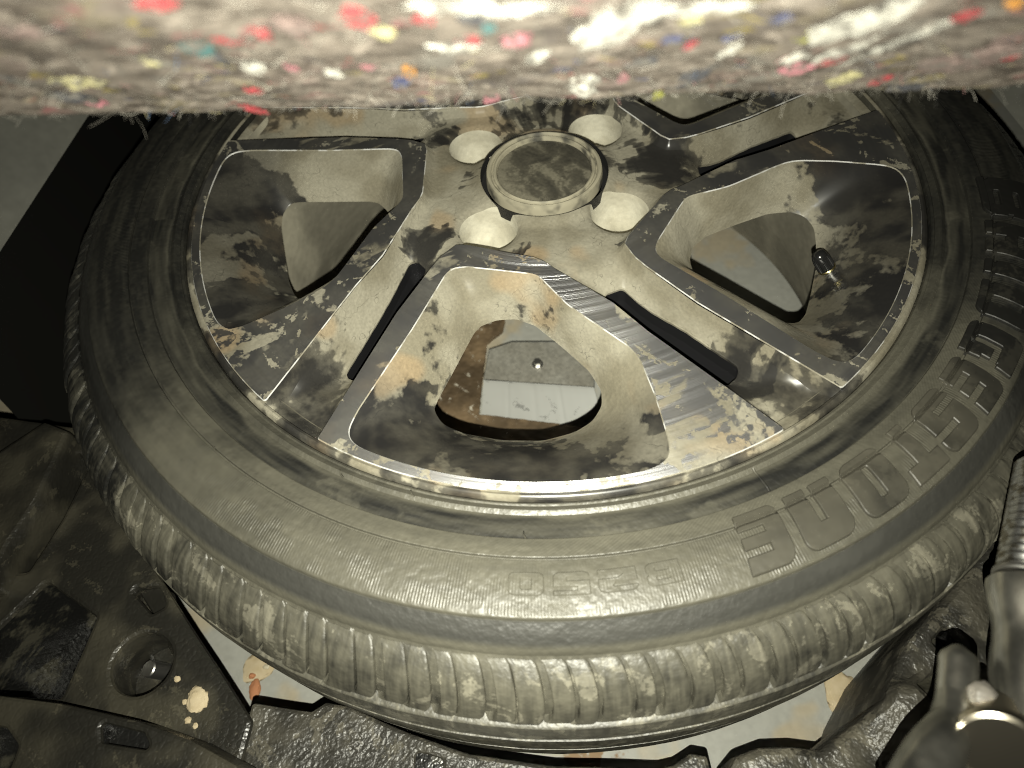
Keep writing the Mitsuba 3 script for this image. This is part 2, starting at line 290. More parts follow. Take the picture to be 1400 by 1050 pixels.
# ------------------------------------------------------------------ setting: boot floor well and body sides
ZF = -0.198
V, Fc = mesh_region(sbox(-1.2, -1.0, 1.2, 1.4), 0.03)
zz = ZF + 0.0006 * meshkit.fbm(np.c_[V * 30, 0 * V[:, :1]], 3)
obj('boot_floor', TM(np.c_[V, zz], Fc), 'floor_paint', smooth=True, kind='structure', label='grey painted steel floor of the spare wheel well', cat='floor')

# ------------------------------------------------------------------ the spare wheel
W = thing('spare_wheel', 'dusty black car wheel with five spokes and a worn tyre lying flat in the well', 'spare wheel')
BASE = math.radians(-96.815)
RF = 0.2155
def zf(r): return 0.0058 * np.clip(1 - (np.asarray(r) - 0.077) / 0.1385, 0, 1)
def pol(pts): return np.array([[r * math.cos(math.radians(a)), r * math.sin(math.radians(a))] for r, a in pts])
def arc(r, a0, a1, n): return [(r, a) for a in np.linspace(a0, a1, n)]
def rot(p, a):
    p = np.array(p, float); c, s = math.cos(a), math.sin(a); q = p.copy()
    q[..., 0] = c * p[..., 0] - s * p[..., 1]; q[..., 1] = s * p[..., 0] + c * p[..., 1]; return q
A_pts = [(0.135, -36.0), (0.100, -38.8), (0.0905, -39.4), (0.0800, -38.6), (0.0765, -34.8), (0.0745, -4.5), (0.0772, -0.5), (0.0835, 4.0), (0.1135, 18.4), (0.137, 22.5), (0.1848, 28.6)] + arc(RF, 31, -31, 32)
A_poly = Polygon(pol(A_pts)); A_poly = A_poly.buffer(-0.0015).buffer(0.0015, 8)
B_seg = [  # between matched corners of the window: inner, + side, outer, - side
    [(0.0945, -32.2), (0.0905, -28.5), (0.0868, -5.2), (0.0885, -2.0)],
    [(0.0885, -2.0), (0.1095, 6.2), (0.1290, 13.5), (0.1430, 17.2), (0.1510, 18.0), (0.1735, 17.6), (0.1990, 16.6), (0.2065, 15.9)],
    [(0.2065, 15.9), (0.2095, 14.0)] + arc(0.2100, 12.5, -25.5, 14) + [(0.2085, -27.0)],
    [(0.2085, -27.0), (0.2040, -28.0), (0.1935, -28.6), (0.1400, -29.9), (0.113, -31.6), (0.1000, -32.8), (0.0945, -32.2)]]
H_seg = [
    [(0.101, -0.037, -0.020), (0.0970, -0.028, -0.020), (0.0965, -0.017, -0.020), (0.102, -0.006, -0.020)],
    [(0.102, -0.006, -0.020), (0.118, 0.009, -0.020), (0.134, 0.0225, -0.020), (0.146, 0.0285, -0.021), (0.1550, 0.0285, -0.022)],
    [(0.1550, 0.0285, -0.022), (0.1625, 0.0235, -0.025), (0.1660, 0.014, -0.030), (0.1685, -0.003, -0.034), (0.1680, -0.025, -0.033), (0.1665, -0.044, -0.028), (0.163, -0.055, -0.024), (0.156, -0.0595, -0.021)],
    [(0.156, -0.0595, -0.021), (0.150, -0.0575, -0.020), (0.135, -0.0515, -0.020), (0.119, -0.0455, -0.020), (0.106, -0.0405, -0.020), (0.101, -0.037, -0.020)]]
def resample(pts, n):
    pts = np.asarray(pts, float); d = np.r_[0, np.cumsum(np.linalg.norm(np.diff(pts, axis=0), axis=1))]
    return np.c_[tuple(np.interp(np.linspace(0, d[-1], n + 1), d, pts[:, k]) for k in range(pts.shape[1]))]
def smooth_ring(p, it=2):
    for _ in range(it): p = 0.5 * p + 0.25 * (np.roll(p, 1, 0) + np.roll(p, -1, 0))
    return p
NS = (28, 48, 52, 60)
B_ring = np.vstack([resample(pol(s), n)[:-1] for s, n in zip(B_seg, NS)]); B_ring = smooth_ring(B_ring, 3)
H_ring = np.vstack([resample(s, n)[:-1] for s, n in zip(H_seg, NS)]); H_ring = smooth_ring(H_ring, 3)
# (rings run counter-clockwise when seen from above? make it so)
if Polygon(B_ring).exterior.is_ccw is False: B_ring, H_ring = B_ring[::-1], H_ring[::-1]
B_poly = Polygon(B_ring)
CH = 0.0004
def border_mesh():
    inner = B_poly.buffer(CH); outer = A_poly.buffer(-CH)
    V, f = mesh_region(outer.difference(inner), 0.0030)
    return TM(np.c_[V, zf(np.hypot(*V.T))], f)
def edge_mesh():
    ms = []
    a = densify(ring_arr(A_poly.exterior), 0.0025); n = ring_normals(a)
    i = a + n * CH; ms.append(strips([np.c_[a, zf(np.hypot(*a.T)) - 0.0006], np.c_[i, zf(np.hypot(*i.T))]]))
    b = B_ring; n = ring_normals(b); o = b - n * CH
    ms.append(strips([np.c_[o, zf(np.hypot(*o.T))], np.c_[b, zf(np.hypot(*b.T)) - 0.0006]]))
    return cat(ms)
def pocket_mesh():
    rows = []; zb = zf(np.hypot(*B_ring.T)) - 0.0006
    for s in np.linspace(0, 1, 15):
        xy = B_ring * (1 - s) + H_ring[:, :2] * s
        g = 0.55 * s + 0.45 * s ** 2.2
        rows.append(np.c_[xy, zb * (1 - g) + H_ring[:, 2] * g])
    # rounded lip, then the thickness of the spoke
    c = H_ring[:, :2]; n = ring_normals(c)
    for d, dz in ((0.0002, 0.0003), (-0.0002, 0.0008), (-0.0032, 0.0025), (-0.0085, 0.0065), (-0.0140, 0.0110)):
        rows.append(np.c_[c + n * d, H_ring[:, 2] - dz])
    return strips(rows)
SLOT = [(0.0955, 17.5), (0.0955, 26.5), (0.1725, 36.2), (0.1725, 32.2)]
slot0 = Polygon(pol(SLOT)).buffer(-0.0040).buffer(0.0040)
LUG_R, LUG_A = 0.0548, math.radians(46.3)
ang = [BASE + k * 2 * PI / 5 for k in range(5)]
lug_pts = [(LUG_R * math.cos(LUG_A + k * PI / 2), LUG_R * math.sin(LUG_A + k * PI / 2)) for k in range(4)]
def rpoly(poly, a): return Polygon(rot(np.array(poly.exterior.coords)[:, :2], a))
A_all = [rpoly(A_poly, a) for a in ang]
S_all = [rpoly(slot0, a) for a in ang]
L_all = [Point(*c).buffer(0.0172, 24) for c in lug_pts]
WO = (0.0, 0.0005, 0.0011, 0.0018, 0.0027, 0.0038)
A_rings = [densify(ring_arr(p.exterior), 0.0016) for p in A_all]
A_out = [Polygon(q - ring_normals(q) * WO[-1]).buffer(0) for q in A_rings]
disk = Point(0, 0).buffer(RF + 0.0003, 180)
body_poly = disk.difference(unary_union(A_out + S_all + L_all + [Point(0, 0).buffer(0.0390, 64)]))
A_tree = cKDTree(np.vstack([densify(ring_arr(p.exterior), 0.0008) for p in A_all]))
S_tree = cKDTree(np.vstack([densify(ring_arr(p.exterior), 0.0008) for p in S_all]))
def sstep(a, b, x): t = np.clip((x - a) / (b - a), 0, 1); return t * t * (3 - 2 * t)
L_arr = np.array(lug_pts)
def body_h(V, d=None):
    V = np.atleast_2d(V); r = np.hypot(*V.T); d = A_tree.query(V)[0] if d is None else d; ds = S_tree.query(V)[0]
    t = sstep(0.078, 0.118, r) * (1 - sstep(0.172, 0.205, r))
    depth = 0.0058 + 0.0150 * t + 0.004 * sstep(0.19, 0.205, r)
    depth = depth * (1 - 0.45 * sstep(0.206, RF, r))
    L = 0.0030 + 0.0085 * t
    z = zf(r) - 0.0006 - depth * np.tanh(d / L)
    z -= 0.004 * t * np.exp(-ds / 0.005)
    z += 0.0030 * (1 - sstep(0.0390, 0.047, r))
    dl = np.min(np.linalg.norm(V[:, None] - L_arr[None], axis=2), axis=1) - 0.0172
    z -= 0.0022 * np.exp(-np.maximum(dl, 0) / 0.0018)
    return z + 0.0004 * (meshkit.fbm(np.c_[V * 90, 0 * r], 3) - 0.5)
def body_mesh():
    V, f = mesh_region(body_poly, 0.0021)
    ms = [TM(np.c_[V, body_h(V)], f)]
    for q in A_rings:
        n = ring_normals(q); ms.append(strips([np.c_[q - n * w, body_h(q - n * w, np.full(len(q), w))] for w in WO][::-1]))
    for s in S_all:
        a = densify(ring_arr(s.exterior), 0.0022)[::-1]; h = body_h(a); n = ring_normals(a[::-1])[::-1]
        ms.append(strips([np.c_[a, h], np.c_[a + n * 0.0005, h - 0.0008], np.c_[a - n * 0.0002, h - 0.003]]))
    return cat(ms)
def slot_mesh(s):
    a = densify(ring_arr(s.exterior), 0.0022)[::-1]; h = body_h(a); n = ring_normals(a[::-1])[::-1]
    V, f = mesh_region(s, 0.005)
    return cat([strips([np.c_[a - n * 0.0002, h - 0.003], np.c_[a - n * 0.001, h - 0.012], np.c_[a + n * 0.0005, h * 0 - 0.048]]), TM(np.c_[V, np.full(len(V), -0.0478)], f)])  # added floor closes the slot to keep it dark
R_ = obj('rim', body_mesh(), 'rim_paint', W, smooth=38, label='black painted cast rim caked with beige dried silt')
bm, em, pm = border_mesh(), edge_mesh(), pocket_mesh()
def turned(m, a): return TM(rot(m.vertices, a), m.faces)
for k, a in enumerate(ang):
    obj('spoke_border', turned(bm, a), 'turned_metal', R_, smooth=20)
    obj('bright_edge', turned(em, a), 'bright_edge', R_, smooth=False)
    obj('window_pocket', turned(pm, a), 'pocket_paint', R_, smooth=40)
    obj('slot', slot_mesh(S_all[k]), 'slot_shade', R_, smooth=False)
obj('barrel', lathe([(0.2085, -0.006), (0.2060, -0.012), (0.1990, -0.022), (0.1965, -0.035), (0.1950, -0.060), (0.1900, -0.078), (0.1885, -0.120), (0.1960, -0.140), (0.2030, -0.160), (0.2070, -0.178), (0.2150, -0.183)], 240), 'barrel_silt', R_, smooth=60)
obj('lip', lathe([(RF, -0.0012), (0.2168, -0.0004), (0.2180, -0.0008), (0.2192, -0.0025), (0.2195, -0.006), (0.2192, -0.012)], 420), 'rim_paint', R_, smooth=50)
for c in lug_pts:
    a = np.arange(64) * 2 * PI / 64; rr = 0.0172; ring = np.c_[np.cos(a), np.sin(a)]
    top = np.array(c) + ring * rr; rows = [np.c_[top, body_h(top)]]
    for q, dz in ((0.985, 0.001), (0.96, 0.004), (0.93, 0.010), (0.88, 0.016), (0.76, 0.0205), (0.5, 0.0232), (0.2, 0.0240), (0.001, 0.0242)):
        p = np.array(c) + ring * rr * q; rows.append(np.c_[p, rows[0][:, 2] * (q if q < .9 else 1) - dz])
    obj('bolt_hole', strips(rows), 'bowl_silt', R_, smooth=50)
C_ = obj('centre_cap', lathe([(0.0001, 0.0040), (0.010, 0.0041), (0.020, 0.0039), (0.0280, 0.0033), (0.0288, 0.0025)], 120), 'cap_plastic', W, smooth=40, label='round dark centre cap with a dusty swirl')
obj('ring', lathe([(0.0287, 0.0025), (0.0291, 0.0050), (0.0300, 0.0056), (0.0309, 0.0050), (0.0312, 0.0038), (0.0320, 0.0036), (0.0324, 0.0050), (0.0334, 0.0058), (0.0348, 0.0052), (0.0354, 0.0030), (0.0356, -0.002)], 160), 'ring_dusty', C_, smooth=30)
obj('gap', lathe([(0.0352, -0.006), (0.0391, -0.006), (0.0392, 0.0025)], 120), 'black_gap', C_, smooth=False)
# valve with its cap, standing in the right window
va = math.radians(-29.2); vd = np.array([math.cos(va), math.sin(va), 0]); vo = vd * 0.1800 + [0, 0, -0.030]
vax = np.array([-0.62 * math.cos(va), -0.62 * math.sin(va), 0.80])
prof = [(0.0001, 0.0245), (0.0020, 0.0243), (0.0036, 0.0232), (0.0043, 0.0215), (0.0046, 0.0190)]
VL = obj('valve', place(lathe([(0.0030, 0.012), (0.0030, 0.004), (0.0048, 0.004), (0.0056, 0.0005), (0.0056, -0.004)], 40), vo, vax), 'zinc', W, smooth=30, label='tyre valve with black cap in the right window')
knurl = []
a = np.arange(96) * 2 * PI / 96
for r, z, kn in ((0.0001, 0.0245, 0), (0.0022, 0.0243, 0), (0.0037, 0.0232, 0), (0.0044, 0.0212, 0), (0.0047, 0.0186, 1), (0.0048, 0.0130, 1), (0.0047, 0.0124, 0)):
    rr = r + kn * 0.0002 * np.sign(np.sin(a * 24)); knurl.append(np.c_[rr * np.cos(a), rr * np.sin(a), np.full(96, z)])
obj('cap', place(strips(knurl), vo, vax), 'valve_plastic', VL, smooth=35)
obj('collar', place(lathe([(0.0047, 0.0124), (0.0050, 0.0120), (0.0050, 0.0112), (0.0040, 0.0108)], 40), vo, vax), 'brass', VL, smooth=30)

# ---- tyre: one turned carcass
prof = [(0.2192, -0.012), (0.2194, -0.004), (0.2204, -0.0008), (0.2215, 0.0000), (0.2222, -0.0006), (0.2229, -0.0002), (0.2250, 0.0014), (0.2262, 0.0010), (0.2272, 0.0004), (0.2300, 0.0012), (0.2340, 0.0017), (0.2385, 0.0015), (0.2391, 0.0017), (0.2395, 0.0036),
    (0.2400, 0.0039), (0.2440, 0.0046), (0.2480, 0.0053), (0.24850, 0.0051), (0.2487, 0.0033), (0.2496, 0.0032), (0.24985, 0.0049), (0.2540, 0.0054), (0.2600, 0.0052), (0.2660, 0.0043), (0.2710, 0.0031), (0.2732, 0.0024), (0.2738, 0.0018), (0.2741, 0.0004),
    (0.2750, -0.0004), (0.2780, -0.0024), (0.2810, -0.0050), (0.2835, -0.0078), (0.2845, -0.0096), (0.2847, -0.0106), (0.2850, -0.0110), (0.2862, -0.0118), (0.2895, -0.0140), (0.2935, -0.0175), (0.2970, -0.0220), (0.2998, -0.0280), (0.3012, -0.0335), (0.3018, -0.0375),
    (0.3012, -0.0384), (0.3010, -0.0428), (0.3052, -0.0436), (0.3064, -0.0443), (0.3072, -0.0560), (0.3070, -0.0640), (0.3022, -0.0646), (0.3022, -0.0700), (0.3066, -0.0707), (0.3050, -0.0960), (0.3048, -0.1000), (0.3000, -0.1006), (0.3000, -0.1060), (0.3040, -0.1066), (0.3010, -0.1350), (0.2960, -0.1640), (0.2880, -0.1830), (0.2730, -0.1930), (0.2500, -0.1965), (0.2300, -0.1940), (0.2200, -0.1880)]
prof = np.array(prof)
def prof_z(r):
    up = prof[:34]; return np.interp(r, up[:, 0], up[:, 1])
ty = lathe(prof, 900)
v = np.array(ty.vertices); rr = np.hypot(v[:, 0], v[:, 1]); k = sstep(0.272, 0.285, rr)
v[:, 2] += 0.0010 * k * (meshkit.fbm(v * 25, 2) - 0.5)
v[:, :2] *= (1 + 0.0016 * k * (meshkit.fbm(v * 60, 3) - 0.5))[:, None]
TY = obj('tyre', TM(v, ty.faces), 'rubber', W, smooth=35, label='worn black tyre with pale road dust and raised lettering')
# ---- shoulder blocks, cut by curved cross grooves
bp = np.array([(0.2862, -0.0113), (0.2885, -0.0122), (0.2930, -0.0145), (0.2975, -0.0183), (0.3013, -0.0235), (0.3040, -0.0290), (0.3056, -0.0340), (0.3061, -0.0365), (0.3056, -0.0377), (0.3012, -0.0381)])
NB = 158
def block(a0, a1, wear, seed):
    n = len(bp); m = 9; rows = []
    s = np.linspace(0, 1, n)
    bend = math.radians(1.3) * np.sin(s * PI * 0.85) - math.radians(0.9) * s ** 2
    for i in range(n):
        t = np.array([0, 0, .05, .12, .5, .88, .95, 1, 1.0])
        aa = a0 + (a1 - a0) * t + bend[i]
        h = np.array([-0.0075, -0.0009, -0.0001, 0, 0, 0, -0.0001, -0.0009, -0.0075])
        if i == n - 1: h = h * 0 - 0.0005
        rise = min(1.0, i / 3.5)
        r = bp[i, 0] + h * (0.22 + 0.78 * rise) - wear * (0.3 + 0.7 * rise)
        r = r + 0.0007 * (meshkit.fbm(np.c_[aa * 60, np.full(m, i * .9), np.full(m, seed * 1.0)], 2) - .5)
        rows.append(np.c_[r * np.cos(aa), r * np.sin(aa), np.full(m, bp[i, 1])])
    return strips(rows, closed=False)
steps = np.array([1.0, 0.82, 1.16, 0.92, 1.1]); st = np.resize(steps, NB); st = st / st.sum() * 2 * PI
edges = np.r_[0, np.cumsum(st)]
gap = np.array([0.0016 if i % 2 else 0.0007 for i in range(NB + 1)]) * rng.uniform(.5, 1.5, NB + 1) / 0.300; gap[-1] = gap[0]
for i in range(NB):
    obj('tread_block', block(edges[i] + gap[i], edges[i + 1] - gap[i + 1], rng.uniform(-0.0004, 0.0010), i), 'rubber', TY, smooth=22)
# ---- raised lettering (reads clockwise, tops outward)
def rbox(x0, y0, x1, y1, r=0.0): 
    b = sbox(x0, y0, x1, y1); return b.buffer(-r).buffer(r, 6) if r else b
def glyph(ch):
    """polygon in the unit square: x along the reading direction, y up"""
    o = sbox(0, 0, 1, 1); rd = rbox(0, 0, 1, 1, .22)
    right = unary_union([rd, sbox(0, 0, .6, 1)]); left = unary_union([rd, sbox(.4, 0, 1, 1)]); top = unary_union([rd, sbox(0, 0, 1, .6)])
    cut = lambda *b: unary_union([rbox(*q, .04) for q in b])
    if ch == 'B': return right.difference(cut((.34, .62, .72, .74), (.34, .24, .72, .36))).difference(sbox(.95, .46, 1.1, .54))
    if ch == 'R': return unary_union([rd, sbox(0, 0, .6, 1), sbox(.5, 0, 1, .5)]).difference(cut((.36, .58, .70, .72))).difference(sbox(.42, -.1, .58, .36))
    if ch == 'I': return o
    if ch == 'D': return right.difference(cut((.40, .22, .60, .80)))
    if ch == 'G': return left.difference(sbox(.46, .56, 1.1, .68)).difference(cut((.42, .20, .60, .68))).difference(sbox(.9, .40, 1.1, .7))
    if ch == 'E': return left.difference(sbox(.42, .60, 1.1, .72)).difference(sbox(.42, .28, 1.1, .40))
    if ch == 'S': return rd.difference(sbox(.40, .60, 1.1, .72)).difference(sbox(-.1, .28, .60, .40))
    if ch == 'T': return unary_union([sbox(0, .70, 1, 1), sbox(.30, 0, .70, .8)])
    if ch == 'O': return rd.difference(cut((.42, .22, .58, .78)))
    if ch == 'N': return top.difference(sbox(.43, -.1, .57, .62))
    if ch == '2': return unary_union([rd, sbox(0, 0, 1, .4)]).difference(Polygon([(-.1, .60), (.55, .60), (.62, .74), (-.1, .74)])).difference(Polygon([(.36, .26), (1.1, .26), (1.1, .40), (.50, .40)]))
    if ch == '5': return unary_union([rd, sbox(0, .5, 1, 1)]).difference(sbox(.36, .66, 1.1, .78)).difference(sbox(-.1, .26, .62, .38))
    if ch == '0': return rd.difference(cut((.36, .28, .64, .72)))
def letter(ch, a0, a1, r0, r1, hgt, lean=0.0):
    g = glyph(ch); A0, A1 = math.radians(a0), math.radians(a1); H = r1 - r0; Wd = abs(A1 - A0) * (r0 + r1) / 2
    g = Polygon() if g is None else g
    from shapely import affinity
    g = affinity.scale(g, Wd, H, origin=(0, 0)); g = g.buffer(-0.0004).buffer(0.0004, 4)
    def m3(V, dz):
        u, y = V[:, 0] / Wd, V[:, 1]; aa = A0 + (A1 - A0) * u + lean * (y / H - .5); r = r0 + y
        return np.c_[r * np.cos(aa), r * np.sin(aa), prof_z(r) + dz]
    top = g.buffer(-0.0004); V, f = mesh_region(top, 0.0014); ms = [TM(m3(V, hgt), f[:, ::-1])]
    for p in getattr(g, 'geoms', [g]):
        for k, rg in enumerate([p.exterior, *p.interiors]):
            q = densify(ring_arr(rg), 0.0012); n = ring_normals(q) * (1 if k == 0 else -1)
            rows = [m3(q + n * 0.0004, hgt), m3(q, hgt - 0.00035), m3(q - n * 0.0001, -0.0006)]
            ms.append(strips(rows if k == 0 else rows[::-1]))
    return cat(ms)
for ch, a0, a1 in (('B', -13.0, -20.0), ('R', -21.2, -26.7), ('I', -28.0, -30.3), ('D', -31.6, -37.0), ('G', -38.3, -43.3), ('E', -44.5, -48.7), ('S', -49.9, -55.0), ('T', -55.6, -60.0), ('O', -60.9, -66.2), ('N', -67.5, -72.8), ('E', -73.9, -78.4)):
    obj('raised_letter', letter(ch, a0, a1, 0.2450, 0.2708, 0.0018, -0.012), 'letter_rubber', TY, smooth=30)
for ch, a0, a1 in (('B', -84.6, -87.8), ('2', -88.6, -92.2), ('5', -92.9, -96.3), ('0', -97.1, -100.4)):
    obj('raised_letter', letter(ch, a0, a1, 0.2552, 0.2650, 0.0004), 'rubber', TY, smooth=30)
# moulded rib across the bead band, and vent spews
for a_, r0, r1 in ((-72.6, 0.2255, 0.2385), (23.0, 0.2262, 0.2392)):
    q = math.radians(a_); rs = np.linspace(r0, r1, 8)
    obj('mould_rib', tube(np.c_[rs * math.cos(q + 0), rs * math.sin(q), np.interp(rs, prof[:, 0][:34], prof[:, 1][:34]) + 0.0001], 0.0007, 8), 'rubber', TY, smooth=60)
for a_, r0 in ((-136.0, 0.2489), (-121.0, 0.2284), (-99.0, 0.2392), (-112.0, 0.2265)):
    q = math.radians(a_); b = np.array([r0 * math.cos(q), r0 * math.sin(q), 0.004]); t = rng.normal(0, .4, 3); t[2] = .9; t /= np.linalg.norm(t)
    obj('rubber_whisker', tube([b, b + t * .002, b + t * .004 + [.0008, .0004, 0]], [.0004, .00035, .00025], 6), 'rubber', TY, smooth=60)

# ------------------------------------------------------------------ floor items seen through the wheel
pad = Polygon([(-0.150, -0.120), (-0.150, 0.060), (-0.0663, 0.080), (-0.0300, 0.075), (-0.0370, 0.0413), (-0.0520, 0.030), (-0.0640, -0.0400), (-0.0052, -0.0572), (0.0331, -0.0690), (0.060, -0.080), (0.060, -0.140), (-0.098, -0.130)])
pr = densify(ring_arr(pad.exterior), 0.002); pr = pr + ring_normals(pr) * (0.0012 * (meshkit.fbm(np.c_[pr * 320, 0 * pr[:, :1]], 2) - .5))[:, None]
V, f = mesh_region(Polygon(pr).buffer(0), 0.004)
zp = ZF + 0.0030 + 0.0008 * (meshkit.fbm(np.c_[V * 120, 0 * V[:, :1]], 3))
obj('sound_pad', cat([TM(np.c_[V, zp], f), strips([np.c_[pr, pr[:, 0] * 0 + ZF - .001], np.c_[pr, pr[:, 0] * 0 + ZF + .0033]])]), 'bitumen', smooth=40, label='rough brown bitumen pad stuck to the well floor under the wheel', cat='sound pad')
BK = thing('steel_bracket', 'grey sheet steel bracket with one screw on the floor below the wheel', 'bracket')
def prism(loops, closed_top=True):
    m = strips([np.array(l) for l in loops]); n = len(loops[0]); c = np.array(loops[-1])
    V, f = mesh_region(Polygon(c[:, :2]), 0.02); 
    return cat([m, TM(np.c_[V, np.full(len(V), c[0, 2])], f)])
bt = np.array([(-0.0567, -0.0257), (0.0262, -0.0451), (0.0290, -0.0330), (0.0228, -0.0100), (0.0035, 0.0026), (-0.0311, 0.0080), (-0.0500, 0.0030)])
bb = bt.copy(); bb[0] = (-0.0620, -0.0400); bb[1] = (0.0320, -0.0675)
V, f = mesh_region(Polygon(bt).buffer(-0.0005), 0.003)
zt = -0.170 + 0.0014 * meshkit.fbm(np.c_[V * 70, 0 * V[:, :1]], 2)
obj('top_plate', TM(np.c_[V, zt], f), 'top_steel', BK, smooth=60)
fr = []; tt = np.linspace(0, 1, 90); top_l, bot_l = bt[0] + (bt[1] - bt[0]) * tt[:, None], bb[0] + (bb[1] - bb[0]) * tt[:, None]; nn = np.array([-.22, -.95])
dent = 0.0007 * (np.exp(-((tt - .22) / .012) ** 2) + np.exp(-((tt - .68) / .012) ** 2) + .6 * np.exp(-((tt - .45) / .02) ** 2)) + .0006 * meshkit.fbm(np.c_[tt * 9, 0 * tt, 0 * tt], 3)
for q, z in ((1, ZF), (.97, ZF + .002), (.6, -.188), (.2, -.1765), (.06, -.1722), (.02, -.1704), (0, -.1694)):
    fr.append(np.c_[top_l * (1 - q) + bot_l * q - nn * dent[:, None] * (q > .05), np.full(90, z) + (.0005 * np.exp(-((tt - .25) / .03) ** 2) if q < .03 else 0)])
obj('front_plate', strips(fr, False), 'sheet_steel', BK, smooth=50)
idx = [1, 2, 3, 4, 5, 6, 0]
obj('side_plate', strips([np.c_[bt[idx], np.full(7, ZF)], np.c_[bt[idx], np.full(7, -0.1695)]], False), 'sheet_steel', BK, smooth=False)
hexa = np.arange(6) * PI / 3
obj('screw', cat([TM(trimesh.creation.cylinder(0.0030, 0.004, sections=6).vertices + [-0.0135, -0.0175, -0.1665], trimesh.creation.cylinder(0.0030, 0.004, sections=6).faces),
    TM(trimesh.creation.cylinder(0.0044, 0.001, sections=20).vertices + [-0.0135, -0.0175, -0.1687], trimesh.creation.cylinder(0.0044, 0.001, sections=20).faces)]), 'zinc', BK, smooth=False)

# ------------------------------------------------------------------ foam trays round the wheel
def slab(poly, zt, zb, bevel=0.003, recesses=(), s=0.004, amp=0.0005, tilt=None, under=-0.002):
    """thick foam piece: (top sheet with rounded edges and walls, [one mesh for each recess])"""
    ms, rs = [], []; hh = lambda V: zt + amp * (meshkit.fbm(np.c_[V * 60, 0 * V[:, :1]], 3) - .5) * 2 + (tilt(V) if tilt else 0)
    top = poly
    for r, d in recesses: top = top.difference(r)
    for g in getattr(top, 'geoms', [top]):
        inner_rings = []
        for k, ring in enumerate([g.exterior, *g.interiors]):
            q = densify(ring_arr(ring), s * .7); n = ring_normals(q) * (1 if k == 0 else -1); inset = q + n * bevel; inner_rings.append(inset)
            rows = [np.c_[inset, hh(inset)], np.c_[q + n * bevel * .3, hh(q) - bevel * .3], np.c_[q, hh(q) - bevel]]
            if k == 0: rows += [np.c_[q + n * under * .3, hh(q) - bevel - .006], np.c_[q + n * under, np.full(len(q), zb)]]
            ms.append(strips(rows[::-1] if k == 0 else rows))
        V, f = mesh_region(Polygon(inner_rings[0], inner_rings[1:]).buffer(0), s); ms.append(TM(np.c_[V, hh(V)], f))
    for r, d in recesses:
        q = densify(ring_arr(r.exterior), s * .7); n = ring_normals(q); V, f = mesh_region(r.buffer(.002), s)
        rs.append(cat([strips([np.c_[q, hh(q) - bevel], np.c_[q - n * .001, hh(q) - d * .5], np.c_[q - n * .002, hh(q) - d]]), TM(np.c_[V, hh(V) - d], f)]))
    return cat(ms), rs
def foam(parent, mat, *a, dusty=(), **k):
    body, rs = slab(*a, **k); obj('body', body, mat, parent, smooth=35)
    for q, r in enumerate(rs): obj('recess', r, mat if q in dusty else 'recess_foam', parent, smooth=35)
def sp(pts, r=0.002): return smooth_poly(pts, r)
FT = thing('foam_tray', 'black bead foam tray with round pocket and recess left of the tyre', 'foam tray')
trayL = sp([(-0.3120, -0.0850), (-0.2990, -0.1080), (-0.2764, -0.1444), (-0.2527, -0.1798), (-0.2341, -0.2056), (-0.2166, -0.2298), (-0.2027, -0.2484), (-0.1894, -0.2668), (-0.1830, -0.2760), (-0.1880, -0.2996), (-0.2300, -0.3300), (-0.4000, -0.3300), (-0.4000, -0.0583)], .003)
rec = [(sp([(-0.3076, -0.1880), (-0.2745, -0.2120), (-0.2840, -0.2534), (-0.345, -0.243), (-0.335, -0.2200)], .003), 0.060),
       (Point(-0.2445, -0.2405).buffer(0.0158, 24), 0.032),
       (sp([(-0.2588, -0.1980), (-0.2416, -0.1990), (-0.2370, -0.2105), (-0.2443, -0.2140)], .002), 0.014),
       (sp([(-0.3140, -0.1000), (-0.3000, -0.1120), (-0.3080, -0.1480), (-0.3200, -0.1800), (-0.3310, -0.1800), (-0.3250, -0.1480)], .002), 0.05)]
foam(FT, 'bead_foam', trayL, -0.085, ZF + .001, .0025, rec, .0035, under=.045, dusty=(1, 2))
ST = obj('stud', place(lathe([(0.0001, 0.016), (0.0040, 0.016), (0.0046, 0.0152), (0.0046, 0.0)], 24), (-0.2440, -0.2370, -0.1175), (-0.35, -0.05, 0.9)), 'zinc', FT, smooth=30, label='bright metal stud in the round pocket')
obj('ridge', slab(sp([(-0.3260, -0.0872), (-0.3080, -0.0970), (-0.3150, -0.1428), (-0.3250, -0.1689), (-0.3290, -0.1937), (-0.3396, -0.1916), (-0.3629, -0.1158)], .003), -0.070, ZF + .002, .003, (), .004)[0], 'bead_foam', FT, smooth=35)
FL = thing('foam_wedge', 'lower left black foam piece overlapping the tray edge', 'foam piece')
lid = sp([(-0.3200, -0.2500), (-0.2991, -0.2556), (-0.2689, -0.2625), (-0.2278, -0.2754), (-0.2021, -0.2863), (-0.1790, -0.2997), (-0.1730, -0.3130), (-0.1730, -0.345), (-0.33, -0.345)], .0015)
lrec = [(sp([(-0.2460, -0.2740), (-0.2250, -0.2810), (-0.2200, -0.2890), (-0.2440, -0.2830)], .0015), .012), (sp([(-0.312, -0.266), (-0.2925, -0.271), (-0.284, -0.2800), (-0.286, -0.292), (-0.315, -0.288)], .003), .02)]
foam(FL, 'bead_foam', lid, -0.060, -0.083, .002, lrec, .0035)
FB = thing('foam_block', 'crinkled glossy black foam block below the front of the tyre', 'foam block')
blockB = sp([(-0.1857, -0.2655), (-0.1554, -0.2732), (-0.1481, -0.2695), (-0.1350, -0.2735), (-0.1202, -0.2817), (-0.1058, -0.2891), (-0.0777, -0.3015), (-0.0366, -0.3115), (0.0110, -0.3177), (0.0180, -0.3171), (0.0277, -0.3130), (0.0350, -0.3150), (0.0350, -0.350), (-0.1800, -0.350), (-0.1896, -0.2823)], .0018)
